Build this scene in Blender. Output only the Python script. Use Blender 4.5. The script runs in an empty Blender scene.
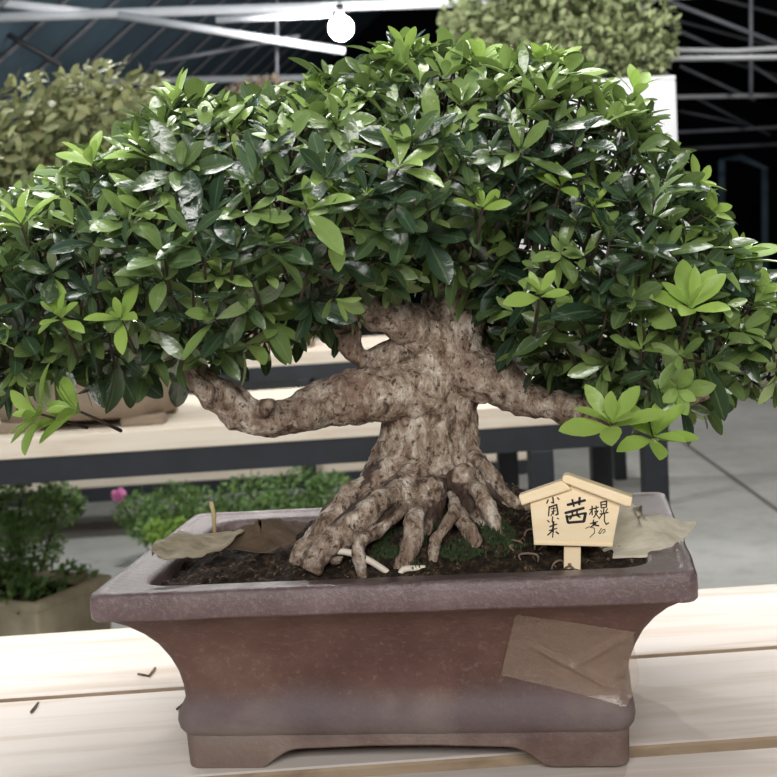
import bpy, bmesh, math, random
from mathutils import Vector, Matrix, noise
random.seed(7)
C = bpy.context.scene.collection
PI = math.pi
V = Vector

# ------------------------------------------------------------------ helpers
def link(o):
    C.objects.link(o); return o

def tag(o, label=None, cat=None, group=None, kind=None):
    if label: o['label'] = label
    if cat: o['category'] = cat
    if group: o['group'] = group
    if kind: o['kind'] = kind
    return o

def thing(name, loc, label, cat, rotz=0.0, group=None):
    o = bpy.data.objects.new(name, None); link(o)
    o.empty_display_size = 0.05
    o.location = loc; o.rotation_euler = (0, 0, rotz)
    return tag(o, label, cat, group)

class MB:
    """collects vertices and faces, then links them as one mesh object"""
    def __init__(s): s.v = []; s.f = []; s.c = []
    def add(s, vs, fs, col=None):
        b = len(s.v); s.v += [tuple(p) for p in vs]
        s.f += [tuple(i + b for i in f) for f in fs]
        s.c += [col] * len(vs) if not isinstance(col, list) else col
    def box(s, a, b, M=None):
        x0, y0, z0 = a; x1, y1, z1 = b
        vs = [V(p) for p in ((x0,y0,z0),(x1,y0,z0),(x1,y1,z0),(x0,y1,z0),(x0,y0,z1),(x1,y0,z1),(x1,y1,z1),(x0,y1,z1))]
        if M: vs = [M @ p for p in vs]
        s.add(vs, [(0,3,2,1),(4,5,6,7),(0,1,5,4),(1,2,6,5),(2,3,7,6),(3,0,4,7)])
    def tube(s, pts, rad, n=8, amp=0.0, freq=40.0, sub=1, flat=1.0, cap=True):
        pts = [V(p) for p in pts]
        if not isinstance(rad, (list, tuple)): rad = [rad] * len(pts)
        if sub > 1:
            P, R = [], []
            for i in range(len(pts) - 1):
                p0 = pts[max(i-1,0)]; p1 = pts[i]; p2 = pts[i+1]; p3 = pts[min(i+2,len(pts)-1)]
                for k in range(sub):
                    t = k / sub
                    P.append(0.5*((2*p1)+(p2-p0)*t+(2*p0-5*p1+4*p2-p3)*t*t+(3*p1-p0-3*p2+p3)*t**3))
                    R.append(rad[i]*(1-t)+rad[i+1]*t)
            P.append(pts[-1]); R.append(rad[-1]); pts, rad = P, R
        vs, fs = [], []
        up = None
        for i, p in enumerate(pts):
            d = (pts[min(i+1,len(pts)-1)] - pts[max(i-1,0)]).normalized()
            if up is None:
                up = d.orthogonal().normalized()
            up = (up - d * up.dot(d)).normalized(); w = d.cross(up)
            for k in range(n):
                a = 2*PI*k/n
                o = (up*math.cos(a) + w*math.sin(a)*flat) * rad[i]
                q = p + o
                if amp:
                    nn = noise.noise(q*freq) + .5*noise.noise(q*freq*2.3)
                    q = q + o.normalized()*nn*amp*min(1.0, rad[i]/0.008)
                vs.append(q)
        m = len(pts)
        for i in range(m-1):
            for k in range(n):
                fs.append((i*n+k, i*n+(k+1)%n, (i+1)*n+(k+1)%n, (i+1)*n+k))
        if cap:
            fs.append(tuple(range(n-1,-1,-1))); fs.append(tuple((m-1)*n+k for k in range(n)))
        s.add(vs, fs)
    def sphere(s, c, r, nu=12, nv=8, sc=(1,1,1), amp=0, freq=30):
        c = V(c); vs = [c + V((0,0,-r*sc[2]))]; fs = []
        for j in range(1, nv):
            t = -PI/2 + PI*j/nv
            for i in range(nu):
                a = 2*PI*i/nu
                q = V((math.cos(a)*math.cos(t)*sc[0], math.sin(a)*math.cos(t)*sc[1], math.sin(t)*sc[2]))*r
                if amp: q = q*(1+amp*noise.noise((c+q)*freq))
                vs.append(c+q)
        vs.append(c + V((0,0,r*sc[2]))); L = len(vs)-1
        for i in range(nu): fs.append((0, 1+(i+1)%nu, 1+i))
        for j in range(nv-2):
            for i in range(nu):
                a = 1+j*nu; b = a+nu
                fs.append((a+i, a+(i+1)%nu, b+(i+1)%nu, b+i))
        b = 1+(nv-2)*nu
        for i in range(nu): fs.append((b+i, b+(i+1)%nu, L))
        s.add(vs, fs)
    def build(s, name, m, parent=None, smooth=True, local=False, bevel=0.0, solid=0.0):
        me = bpy.data.meshes.new(name); me.from_pydata(s.v, [], s.f); me.update()
        if any(c is not None for c in s.c):
            at = me.color_attributes.new('leaf', 'FLOAT_COLOR', 'POINT')
            flat = []
            for c in s.c: flat += list(c if c else (0,0,0)) + [1.0]
            at.data.foreach_set('color', flat)
        me.materials.append(m)
        if smooth: me.polygons.foreach_set('use_smooth', [True]*len(me.polygons))
        o = link(bpy.data.objects.new(name, me))
        if parent:
            o.parent = parent
            if not local: o.matrix_parent_inverse = Matrix.LocRotScale(parent.location, parent.rotation_euler, None).inverted()
        if bevel:
            md = o.modifiers.new('bevel', 'BEVEL'); md.width = bevel; md.segments = 2; md.limit_method = 'ANGLE'
        if solid:
            md = o.modifiers.new('thick', 'SOLIDIFY'); md.thickness = solid; md.offset = 0
        return o

# ------------------------------------------------------------------ materials
def srgb(r, g, b):
    f = lambda c: (c/255/12.92) if c/255 <= .04045 else ((c/255+.055)/1.055)**2.4
    return (f(r), f(g), f(b), 1)

class NT:
    def __init__(s, name):
        s.m = bpy.data.materials.new(name); s.m.use_nodes = True
        s.t = s.m.node_tree; s.b = s.t.nodes['Principled BSDF']; s.out = s.t.nodes['Material Output']
        s.co = s.t.nodes.new('ShaderNodeTexCoord').outputs['Object']
    def n(s, kind, **k):
        o = s.t.nodes.new('ShaderNode'+kind)
        for a, b in k.items(): setattr(o, a, b)
        return o
    def l(s, a, b): s.t.links.new(a, b)
    def noise(s, scale, detail=4, rough=.55, stretch=None, dist=0):
        nd = s.n('TexNoise'); nd.inputs['Scale'].default_value = scale; nd.inputs['Detail'].default_value = detail
        nd.inputs['Roughness'].default_value = rough; nd.inputs['Distortion'].default_value = dist
        if stretch:
            mp = s.n('Mapping'); mp.inputs['Scale'].default_value = stretch; s.l(s.co, mp.inputs[0]); s.l(mp.outputs[0], nd.inputs[0])
        else: s.l(s.co, nd.inputs[0])
        return nd.outputs[0]
    def ramp(s, fac, stops):
        r = s.n('ValToRGB'); e = r.color_ramp.elements
        while len(e) < len(stops): e.new(.5)
        for q, (p, c) in zip(e, stops):
            q.position = p; q.color = c if len(c) == 4 else (*c, 1)
        s.l(fac, r.inputs[0]); return r.outputs[0]
    def mix(s, fac, a, b, mode='MIX'):
        x = s.n('Mix', data_type='RGBA', blend_type=mode)
        for i, v in ((0, fac), (6, a), (7, b)):
            if hasattr(v, 'links'): s.l(v, x.inputs[i])
            else: x.inputs[i].default_value = (*v, 1) if isinstance(v, tuple) and len(v) == 3 else v
        return x.outputs[2]
    def math(s, op, a, b=0.0, clamp=False):
        x = s.n('Math', operation=op, use_clamp=clamp)
        for i, v in ((0, a), (1, b)):
            if hasattr(v, 'links'): s.l(v, x.inputs[i])
            else: x.inputs[i].default_value = v
        return x.outputs[0]
    def col(s, c):
        if hasattr(c, 'links'): s.l(c, s.b.inputs['Base Color'])
        else: s.b.inputs['Base Color'].default_value = c
    def bump(s, h, strength=.3, dist=.002):
        b = s.n('Bump'); b.inputs['Strength'].default_value = strength; b.inputs['Distance'].default_value = dist
        s.l(h, b.inputs['Height']); s.l(b.outputs[0], s.b.inputs['Normal'])
    def set(s, **k):
        for a, b in k.items(): s.b.inputs[a.replace('_', ' ')].default_value = b
        return s.m

BW = lambda a: (a, a, a, 1)

def m_plain(name, c, rough=.6, var=.15, scale=20, metallic=0.0, spec=.5):
    t = NT(name); nz = t.noise(scale)
    a = tuple(x*(1-var) for x in c[:3]); b = tuple(min(1, x*(1+var)) for x in c[:3])
    t.col(t.ramp(nz, [(.3, a), (.7, b)])); t.bump(nz, .1)
    t.b.inputs['Metallic'].default_value = metallic; t.b.inputs['Specular IOR Level'].default_value = spec
    return t.set(Roughness=rough)

def m_wood(name, c0, c1, c2, stretch=(2, 30, 30), rough=.65):
    t = NT(name)
    g = t.noise(1.6, 6, .6, stretch, .6); f = t.noise(6, 3, .6, (2, 60, 60))
    blot = t.noise(5, 3, .5)
    c = t.ramp(g, [(.3, c1), (.5, c0), (.72, c2)])
    c = t.mix(t.math('MULTIPLY', blot, .35), c, c1)
    t.col(c); t.bump(t.math('ADD', g, f), .2, .0008)
    return t.set(Roughness=rough)

def m_leaf(name, dark, mid, young, rough=.3, transl=.18, spec=.5, vein=True):
    t = NT(name)
    at = t.n('Attribute', attribute_name='leaf'); sp = t.n('SeparateColor'); t.l(at.outputs['Color'], sp.inputs[0])
    r, g, b = sp.outputs
    c = t.ramp(r, [(0, dark), (1, mid)])
    c = t.mix(g, c, young)
    blot = t.noise(120, 3)
    c = t.mix(t.math('MULTIPLY', blot, .25), c, t.mix(.5, c, (.02, .04, .02, 1)))
    if vein:
        v = t.math('LESS_THAN', b, .1)
        c = t.mix(t.math('MULTIPLY', v, .3), c, t.mix(.5, c, (.35, .45, .2, 1)))
    t.col(c)
    t.bump(t.noise(190, 3), .55, .0012)
    t.set(Roughness=rough, Specular_IOR_Level=spec)
    tr = t.n('BsdfTranslucent'); t.l(t.mix(.5, c, young), tr.inputs[0])
    mx = t.n('MixShader'); mx.inputs[0].default_value = transl
    t.l(t.b.outputs[0], mx.inputs[1]); t.l(tr.outputs[0], mx.inputs[2]); t.l(mx.outputs[0], t.out.inputs[0])
    return t.m

def m_bark(name, tint=1.0, dirt=True):
    t = NT(name)
    big = t.noise(24, 5, .6, (1, 1, .6), .3); mid = t.noise(75, 6, .72, (1, 1, .55), .4); sm = t.noise(210, 4, .7, (1, 1, .7)); fine = t.noise(520, 3, .7)
    s = lambda r, g, b: (*[x*tint for x in srgb(r, g, b)[:3]], 1)
    c = t.ramp(mid, [(.36, s(70,54,44)), (.44, s(132,113,97)), (.53, s(172,155,138)), (.62, s(216,205,191))])
    c = t.mix(t.ramp(big, [(.32, BW(.75)), (.5, BW(0))]), c, s(128,104,90))
    c = t.mix(t.ramp(sm, [(.36, BW(.95)), (.45, BW(0))]), c, s(58,44,37))
    c = t.mix(t.math('MULTIPLY', t.ramp(sm, [(.58, BW(0)), (.68, BW(1))]), .45), c, s(212,202,190))
    c = t.mix(t.math('MULTIPLY', fine, .3), c, s(100,82,70))
    if dirt:   # bare wet wood and humus clinging around the collar of the roots, with a ragged edge
        z = t.n('SeparateXYZ'); t.l(t.co, z.inputs[0])
        wob = t.noise(26, 4, .6)
        h = t.math('ADD', z.outputs[2], t.math('MULTIPLY', wob, -.12))
        band = t.ramp(h, [(0.124, BW(0)), (0.132, BW(1)), (0.156, BW(1)), (0.161, BW(0))])
        c = t.mix(t.math('MULTIPLY', band, .88), c, s(54,38,32))
    t.col(c)
    t.bump(t.math('ADD', t.math('ADD', t.math('MULTIPLY', mid, 1.6), sm), t.math('MULTIPLY', fine, .4)), .9, .0035)
    return t.set(Roughness=.82, Specular_IOR_Level=.25)

M = {}
M['front_wood'] = m_wood('pale_plank', srgb(212,203,195)[:3], srgb(190,174,158)[:3], srgb(220,212,205)[:3], (1.5, 16, 16), .85)
M['sawn_edge'] = m_wood('sawn_edge', srgb(158,138,114)[:3], srgb(126,106,84)[:3], srgb(178,160,136)[:3], (6, 20, 20), .85)
M['rear_wood'] = m_wood('cream_plank', srgb(234,222,204)[:3], srgb(214,196,172)[:3], srgb(240,230,214)[:3])
M['steel_black'] = m_plain('black_steel', srgb(40,42,48), .45, .2, 12)
M['floor'] = None
M['white_steel'] = m_plain('white_steel', srgb(196,200,206), .5, .06, 9)
M['mid_steel'] = m_plain('galvanised_steel', srgb(150,152,155), .5, .08, 9)
M['grey_steel'] = m_plain('grey_steel', srgb(100,103,110), .5, .1, 9)
M['bark'] = m_bark('azalea_bark', 1.2)
M['bark_plain'] = m_bark('branch_bark', 1.0, False)
M['root'] = m_bark('root_bark', 1.15, False)
M['twig'] = m_plain('twig_bark', srgb(58,48,36), .85)
M['leaf'] = m_leaf('azalea_leaf', (.008,.025,.014), (.042,.085,.044), (.31,.45,.12), .26, .12, 1.0)
M['young'] = m_leaf('young_leaf', (.20,.36,.05), (.34,.52,.10), (.42,.58,.14), .36, .3, .45)
M['far_leaf'] = m_leaf('far_azalea_leaf', (.085,.105,.04), (.26,.28,.13), (.42,.42,.2), .6, .2, .2, False)
M['topiary_leaf'] = m_leaf('topiary_leaf', (.14,.18,.08), (.34,.39,.19), (.44,.47,.25), .55, .2, .3, False)
M['brown_leaf'] = m_leaf('brown_leaf', (.16,.11,.08), (.3,.23,.17), (.35,.3,.2), .6, .15, .3, False)
M['low_leaf'] = m_leaf('low_green_leaf', (.06,.13,.035), (.16,.28,.09), (.34,.50,.14), .5, .25, .4, False)
M['lime_leaf'] = m_leaf('lime_leaf', (.18,.34,.04), (.28,.45,.08), (.35,.5,.1), .5, .25, .4, False)
M['petal'] = m_plain('pink_petal', srgb(248,168,212), .6, .12, 60)
M['tag_wood'] = m_wood('tag_wood', srgb(240,219,182)[:3], srgb(233,208,168)[:3], srgb(245,228,196)[:3], (6, 50, 50), .6)
M['ink'] = m_plain('black_ink', (.006,.006,.007), .5, .1, 50)
M['terracotta'] = m_plain('terracotta', srgb(170,95,70), .8, .1, 30)
M['planter'] = m_plain('planter_stone', srgb(176,164,138), .9, .2, 14)
M['brown_clay'] = m_plain('brown_clay', srgb(136,120,102), .75, .15, 18)
M['white_box'] = m_plain('white_box', srgb(215,217,220), .6, .03, 6)
M['socket'] = m_plain('lamp_socket', srgb(60,60,62), .5)

def m_pot(name, rim):
    t = NT(name)
    big = t.noise(14, 5, .6); sm = t.noise(230, 4, .7); z = t.n('SeparateXYZ'); t.l(t.co, z.inputs[0])
    if rim:
        c = t.ramp(big, [(.3, srgb(82,65,63)), (.5, srgb(98,80,80)), (.7, srgb(114,96,97))])
        c = t.mix(t.math('MULTIPLY', t.ramp(sm, [(.5, BW(0)), (.75, BW(1))]), .35), c, srgb(170,152,156))
        t.set(Roughness=.36, Specular_IOR_Level=.6); t.bump(sm, .8, .0018)
    else:
        c = t.ramp(big, [(.28, srgb(80,56,50)), (.5, srgb(98,72,64)), (.72, srgb(118,93,82))])
        spk = t.ramp(t.noise(170, 4, .75), [(.54, BW(0)), (.75, BW(1))])
        c = t.mix(t.math('MULTIPLY', spk, .28), c, srgb(160,142,126))
        # bluish grey lime bloom over the moulding near the base and pale streaks below it
        hz = t.math('ADD', z.outputs[2], t.math('MULTIPLY', t.noise(12, 4), .03))
        bloom = t.ramp(hz, [(.034, BW(.1)), (.05, BW(.9)), (.066, BW(.85)), (.085, BW(0))])
        c = t.mix(t.math('MULTIPLY', bloom, .75), c, srgb(96,88,92))
        pale = t.ramp(t.math('ADD', t.noise(7, 4), t.math('MULTIPLY', z.outputs[2], -3.2)), [(.3, BW(0)), (.5, BW(1))])
        c = t.mix(t.math('MULTIPLY', pale, .35), c, srgb(158,148,136))
        t.set(Roughness=.6, Specular_IOR_Level=.35); t.bump(t.math('ADD', sm, big), .6, .0016)
    t.col(c); return t.m
M['pot'] = m_pot('pot_clay', False); M['pot_rim'] = m_pot('pot_rim_clay', True)

def m_floor():
    t = NT('concrete')
    big = t.noise(.9, 6, .65); sm = t.noise(9, 5, .7)
    c = t.ramp(big, [(.3, srgb(150,150,146)), (.55, srgb(176,176,171)), (.75, srgb(192,192,188))])
    c = t.mix(t.math('MULTIPLY', t.ramp(sm, [(.3, BW(1)), (.5, BW(0))]), .35), c, srgb(120,118,112))
    t.col(c); t.bump(sm, .1); return t.set(Roughness=.75)
M['floor'] = m_floor()

def m_film(name, c):
    t = NT(name); nz = t.noise(1.2, 5, .7)
    t.col(t.ramp(nz, [(.3, tuple(x*.6 for x in c[:3])), (.7, c[:3])])); t.bump(t.noise(7, 3), .2, .02)
    return t.set(Roughness=.9, Specular_IOR_Level=.15)
M['film'] = m_film('greenhouse_film', (.13,.20,.26, 1))  # bluish bulb glare on the left roof is put into this colour
M['shade'] = m_film('black_net_and_unlit_film', (.006,.0065,.009, 1))  # wall net; on the right roof this black stands for unlit film

def m_soil():
    t = NT('soil'); n1 = t.noise(160, 5, .75); n2 = t.noise(45, 3)
    c = t.ramp(n1, [(.35, srgb(22,17,13)), (.5, srgb(48,38,29)), (.62, srgb(84,68,52)), (.75, srgb(128,108,86))])
    t.col(c); t.bump(t.math('ADD', n1, n2), 1.0, .006); return t.set(Roughness=.9, Specular_IOR_Level=.2)
M['soil'] = m_soil()
M['moss'] = m_plain('moss', srgb(44,60,26), .9, .6, 150)
M['litter'] = m_plain('litter', srgb(98,80,62), .9, .6, 200)

def m_dry(name, a, b):
    t = NT(name); g = t.noise(30, 5, .7, (1, 3, 1)); f = t.noise(140, 3)
    t.col(t.mix(t.math('MULTIPLY', f, .3), t.ramp(g, [(.3, a), (.7, b)]), a)); t.bump(g, .6, .002)
    return t.set(Roughness=.75, Specular_IOR_Level=.25)
M['dry_grey'] = m_dry('dry_leaf_grey', srgb(124,112,92), srgb(184,172,148))
M['dry_brown'] = m_dry('dry_leaf_brown', srgb(70,56,44), srgb(110,92,74))
M['dry_pale'] = m_dry('dry_leaf_pale', srgb(186,176,154), srgb(226,218,202))
M['fibre'] = m_plain('root_fibre', srgb(116,100,82), .85, .3, 200)
M['pale_root'] = m_plain('pale_root', srgb(214,202,186), .6, .08, 60)

def m_tape():
    t = NT('clear_tape')
    t.b.inputs['Base Color'].default_value = srgb(196,176,156); t.set(Roughness=.14, Specular_IOR_Level=.7)
    t.bump(t.noise(60, 4, .6, None, .5), .6, .003)
    tp = t.n('BsdfTransparent'); tp.inputs[0].default_value = (.95,.93,.91,1)
    mx = t.n('MixShader'); mx.inputs[0].default_value = .24
    t.l(tp.outputs[0], mx.inputs[1]); t.l(t.b.outputs[0], mx.inputs[2]); t.l(mx.outputs[0], t.out.inputs[0])
    return t.m
M['tape'] = m_tape()

def m_emit(name, c, s):
    t = NT(name); t.set(Emission_Strength=s); t.b.inputs['Emission Color'].default_value = c; return t.m
M['bulb'] = m_emit('lit_bulb', (1,.97,.94,1), 420)

# ------------------------------------------------------------------ leaves
PROF = [(0,.05),(.12,.22),(.3,.62),(.5,.92),(.68,1.0),(.85,.72),(.95,.36),(1,.04)]
def leaf(mb, o, d, nrm, L, W, curl, fold, col):
    """one blade: eight rows of three vertices, folded along the midrib and bent back"""
    d = d.normalized(); side = d.cross(nrm).normalized(); nrm = side.cross(d).normalized()
    vs, cs = [], []
    for t, w in PROF:
        p = o + d*(L*t) - nrm*(curl*L*t*t)
        e = side*(W*.5*w)
        up = nrm*(fold*W*.5*w)
        vs += [p - e + up, p, p + e + up]
        cs += [(col[0], col[1], 1.0), (col[0], col[1], 0.0), (col[0], col[1], 1.0)]
    fs = []
    for i in range(len(PROF)-1):
        a = i*3; fs += [(a, a+1, a+4, a+3), (a+1, a+2, a+5, a+4)]
    mb.add(vs, fs, cs)

def small_leaf(mb, o, d, nrm, L, W, col):
    d = d.normalized(); side = d.cross(nrm).normalized(); n = side.cross(d)
    vs = [o, o+d*L*.35-side*W*.45+n*W*.1, o+d*L*.38-n*W*.05, o+d*L*.35+side*W*.45+n*W*.1,
          o+d*L*.72-side*W*.42, o+d*L*.72-n*W*.1, o+d*L*.72+side*W*.42, o+d*L-n*W*.2]
    mb.add(vs, [(0,2,1),(0,3,2),(1,2,5,4),(2,3,6,5),(4,5,7),(5,6,7)], [(col[0],col[1],.5)]*8)

def rv(s=1.0): return V((random.gauss(0,1), random.gauss(0,1), random.gauss(0,1)))*s

def whorl(mb, o, axis, n, L, col, young=0.0, spread=(.45, 1.15), wl=.36):
    axis = axis.normalized(); u = axis.orthogonal().normalized(); w = axis.cross(u)
    ph = random.random()*6.28
    for k in range(n):
        a = ph + k*2.39996
        q = k/max(1, n-1)
        el = spread[1]*(1-q) + spread[0]*q + random.gauss(0,.12)       # angle away from the axis
        d = axis*math.cos(el) + (u*math.cos(a)+w*math.sin(a))*math.sin(el)
        nr = axis*math.sin(el) - (u*math.cos(a)+w*math.sin(a))*math.cos(el)
        l = L*(1-.45*q)*random.uniform(.8,1.15)
        yy = min(1, max(0, young + (.25*q if young > .02 else 0) + random.gauss(0,.06)))
        leaf(mb, o + axis*(q*.006) , d, nr + rv(.28), l, l*wl*random.uniform(.85,1.15), random.uniform(.05,.35), random.uniform(.1,.45), (min(1,max(0,col+random.gauss(0,.18))), yy))

# ------------------------------------------------------------------ camera
cam_loc, cr, cu, cf = [[-0.0151, -0.9369, 0.4088], [0.99765, -0.03363, -0.05964], [0.06289, 0.10592, 0.99238], [0.02706, 0.99381, -0.10778]]
cd = bpy.data.cameras.new('camera'); cam = link(bpy.data.objects.new('camera', cd))
cr, cu, cf = V(cr), V(cu), V(cf)
mw = Matrix((cr, cu, -cf)).transposed().to_4x4(); mw.translation = V(cam_loc)
cam.matrix_world = mw
cd.sensor_width = 36; cd.lens = 36*1300/777; cd.clip_start = .05
cd.dof.use_dof = True; cd.dof.focus_distance = 1.0; cd.dof.aperture_fstop = 17
bpy.context.scene.camera = cam

# ------------------------------------------------------------------ greenhouse shell
FZ = -.75
def quad(name, pts, m):
    b = MB(); b.add(pts, [tuple(range(len(pts)))]); return tag(b.build(name, m, smooth=False), kind='structure')
quad('floor', [(-5,-4,FZ),(9,-4,FZ),(9,19,FZ),(-5,19,FZ)], M['floor'])
RX, RZ, YA, YB = .9, 4.0, -4, 19
LX, RXE = -3.9, 8.0
lz = RZ - .85*(RX-LX); rz = RZ - .32*(RXE-RX)
quad('ceiling', [(LX,YA,lz),(LX,YB,lz),(RX,YB,RZ),(RX,YA,RZ)], M['film'])
quad('ceiling_right', [(RX,YA,RZ),(RX,YB,RZ),(RXE,YB,rz),(RXE,YA,rz)], M['shade'])
quad('wall_left', [(LX,YA,FZ),(LX,YB,FZ),(LX,YB,lz),(LX,YA,lz)], M['shade'])
quad('wall_right', [(RXE,YA,FZ),(RXE,YA,rz),(RXE,YB,rz),(RXE,YB,FZ)], M['shade'])
quad('wall_back', [(LX,YB-.2,FZ),(RXE,YB-.2,FZ),(RXE,YB-.2,rz),(RX,YB-.2,RZ),(LX,YB-.2,lz)], M['shade'])
quad('wall_front', [(LX,YA,FZ),(LX,YA,lz),(RX,YA,RZ),(RXE,YA,rz),(RXE,YA,FZ)], M['shade'])

ntrim = [0]
def bar(pts, r, m):
    ntrim[0] += 1
    b = MB(); b.tube(pts, r, 10); return tag(b.build('trim_%d' % ntrim[0], m), kind='structure')
# rafters on the left and right slopes of roof film
y = 3.0
while y < 16:
    bar([(LX,y-.5,lz-.03),(RX,y+.5,RZ-.03)], .016, M['grey_steel']); y += .75
y = 6.0
while y < 18:
    bar([(RX,y,RZ-.04),(RXE,y,rz-.04)], .022, M['grey_steel']); y += 1.5
# tie bars, braces and posts
bar([(-2.0082,6,1.8286),(-1.2504,6,1.7024)], .024, M['white_steel'])
bar([(-2.3257,6,1.7151),(-1.2509,6,1.6974),(0.719,6,1.6525),(2.9897,6,1.6131)], .026, M['white_steel'])
bar([(-1.0919,5.9,1.6663),(0.0518,5.9,1.4237)], .021, M['white_steel'])
bar([(-0.5797,5.7,1.5793),(-0.0033,5.7,1.5774)], .018, M['white_steel'])
bar([(-0.2727,6.1,1.9392),(-0.3159,6.1,1.3127)], .010, M['grey_steel'])
bar([(-1.0038,6.3,1.4721),(-0.1831,6.3,1.576)], .012, M['grey_steel'])
bar([(-2.787,8.5,1.711),(-1.1021,8.5,1.6729),(1.0281,8.5,1.5898)], .025, M['white_steel'])
bar([(-1.9964,6.5,1.8364),(-1.518,6.5,1.5173)], .016, M['steel_black'])
bar([(1.9972,9,1.7938),(3.0202,9,1.7231),(3.8988,9,1.7269)], .020, M['mid_steel'])
bar([(1.6229,8.6,1.6763),(4.1073,8.6,1.5683)], .021, M['mid_steel'])
bar([(2.0193,11,1.6495),(5.139,11,1.5289)], .022, M['mid_steel'])
bar([(2.7689,13,1.4478),(5.9974,13,1.4225)], .022, M['grey_steel'])
bar([(3.0602,14.5,1.3625),(6.6411,14.5,1.3331)], .024, M['grey_steel'])
bar([(3.4816,10,2.5827),(3.4487,10,1.4807)], .018, M['grey_steel'])
bar([(2.633,10,2.3543),(3.8706,10,1.8173)], .020, M['grey_steel'])
bar([(3.3022,12,2.3849),(3.8864,12,2.1034)], .020, M['grey_steel'])
bar([(3.3874,12,2.0055),(4.1208,12,1.6357)], .018, M['grey_steel'])
bar([(3.8954,14,1.7506),(4.6371,14,1.5627)], .018, M['grey_steel'])
bar([(4.0619,12,1.9973),(4.5705,12,1.6592)], .018, M['grey_steel'])
bar([(4.2862,15,2.0244),(5.252,15,1.4905)], .018, M['grey_steel'])
bar([(2.4279,9.5,2.1468),(2.8342,9.5,2.394)], .02, M['mid_steel'])
# doorway of the shed on the far wall
b = MB()
b.tube([(4.9077,16,0.1134),(4.9452,16,1.2745),(5.1818,16,1.2994),(5.505,16,1.1395),(5.4444,16,-0.9684)], .05, 8)
tag(b.build('door_1', M['film']), kind='structure')
# joints cut in the concrete floor
b = MB()
for p0, p1 in ([(1.8243,7.068,-0.748),(1.6638,3.918,-0.748)],):
    p0, p1 = V(p0), V(p1); s = (p1-p0).cross(V((0,0,1))).normalized()*.012
    b.add([p0-s, p1-s, p1+s, p0+s], [(0,1,2,3)])
tag(b.build('trim_90', m_plain('joint_dirt', srgb(110,106,98), .9), smooth=False), kind='structure')

# ------------------------------------------------------------------ the lamp in view
bp = V([(0.0347,5.4,1.4574)][0])
t = thing('light_bulb', bp, 'glowing white round bulb hanging under the white roof beam', 'light bulb')
b = MB(); b.sphere(bp, .057, 24, 16); b.build('glass_globe', M['bulb'], t)
b = MB(); b.tube([bp+V((0,0,.055)), bp+V((0,0,.11))], .02, 12); b.build('socket', M['socket'], t)
b = MB(); b.tube([bp+V((0,0,.11)), bp+V((0,0,1.3))], .004, 6); b.build('cord', M['socket'], t)

# ------------------------------------------------------------------ benches
def legs(t, spots, z1, w=.06):
    for x, y in spots:
        b = MB(); b.box((x-w/2,y-w/2,FZ), (x+w/2,y+w/2,z1)); b.build('leg', M['steel_black'], t, False, bevel=.004)

t = thing('plank_bench', (0,.05,FZ), 'near plank bench of pale boards under the big brown bonsai pot', 'bench', group='plank benches in rows')
edges = [(.288,.506,0),(.064,.279,-.0),(-.172,.050,-.003),(-.40,-.180,-.002)]
for i, (a, c, dz) in enumerate(edges):
    b = MB(); b.box((-1.25+.02*i,a,-.036+dz), (1.3-.03*i,c,dz)); o = b.build('board', M['front_wood'], t, False, bevel=.0035); o.data.materials.append(M['sawn_edge'])
    for q in (2, 4): o.data.polygons[q].material_index = 1
for y in (-.36, .44):
    b = MB(); b.box((-1.2,y-.03,-.1), (1.2,y+.03,-.04)); b.build('rail', M['steel_black'], t, False)
for x in (-1.17, 1.17):
    b = MB(); b.box((x-.03,-.33,-.1), (x+.03,.41,-.04)); b.build('cross_rail', M['steel_black'], t, False)
legs(t, [(-1.17,-.36),(1.17,-.36),(-1.17,.44),(1.17,.44)], -.1)

RY0, RY1 = 2.24, 3.02
xr = [(0.7598,2.27,-0.1893)][0][0]
t = thing('plank_bench', (-.6,2.6,FZ), 'cream-topped bench with black steel rail just behind the bonsai, brown oval pot on it', 'bench', group='plank benches in rows')
w = (RY1-RY0-.02)/3
for i in range(3):
    b = MB(); b.box((-2.4,RY0+i*(w+.01),-.052), (xr-.01,RY0+i*(w+.01)+w,0)); b.build('board', M['rear_wood'], t, False, bevel=.003)
for y in (RY0+.035, RY1-.035):
    b = MB(); b.box((-2.4,y-.03,-.115), (xr,y+.03,-.053)); b.build('rail', M['steel_black'], t, False)
xm = [(0.4419,2.27,-0.1684)][0][0]
for x in (xr-.031, xm, -1.2, -2.35):
    b = MB(); b.box((x-.03,RY0+.066,-.114), (x+.03,RY1-.066,-.054)); b.build('cross_rail', M['steel_black'], t, False)
legs(t, [(xr-.031,RY0+.035),(xr-.031,RY1-.035),(xm,RY0+.035),(xm,RY1-.035),(-1.2,RY0+.035),(-1.2,RY1-.035)], -.115)

t = thing('plank_bench', (-.8,4.7,FZ), 'farthest cream bench with a low shelf, glimpsed under the left branches', 'bench', group='plank benches in rows')
x1 = [(1.3873,4.45,-0.5167)][0][0]
for i in range(3):
    b = MB(); b.box((-2.9,4.42+i*.25,-.05), (x1,4.42+i*.25+.24,0)); b.build('board', M['rear_wood'], t, False)
for y in (4.45, 5.12):
    b = MB(); b.box((-2.9,y-.03,-.11), (x1,y+.03,-.051)); b.build('rail', M['steel_black'], t, False)
xe = [(0.7734,4.45,-0.4768)][0][0]
for i in range(2):
    b = MB(); b.box((-2.9,4.50+i*.3,-.52), (xe,4.50+i*.3+.28,-.47)); b.build('shelf_board', M['rear_wood'], t, False)
b = MB(); b.box((-2.9,4.48,-.58), (xe,4.53,-.521)); b.build('shelf_rail', M['steel_black'], t, False)
xs = [[(-1.3457,5.12,-0.6805)][0][0], [(-0.2212,4.45,-0.1175)][0][0], [(1.2218,4.45,-0.506)][0][0]]
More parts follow.
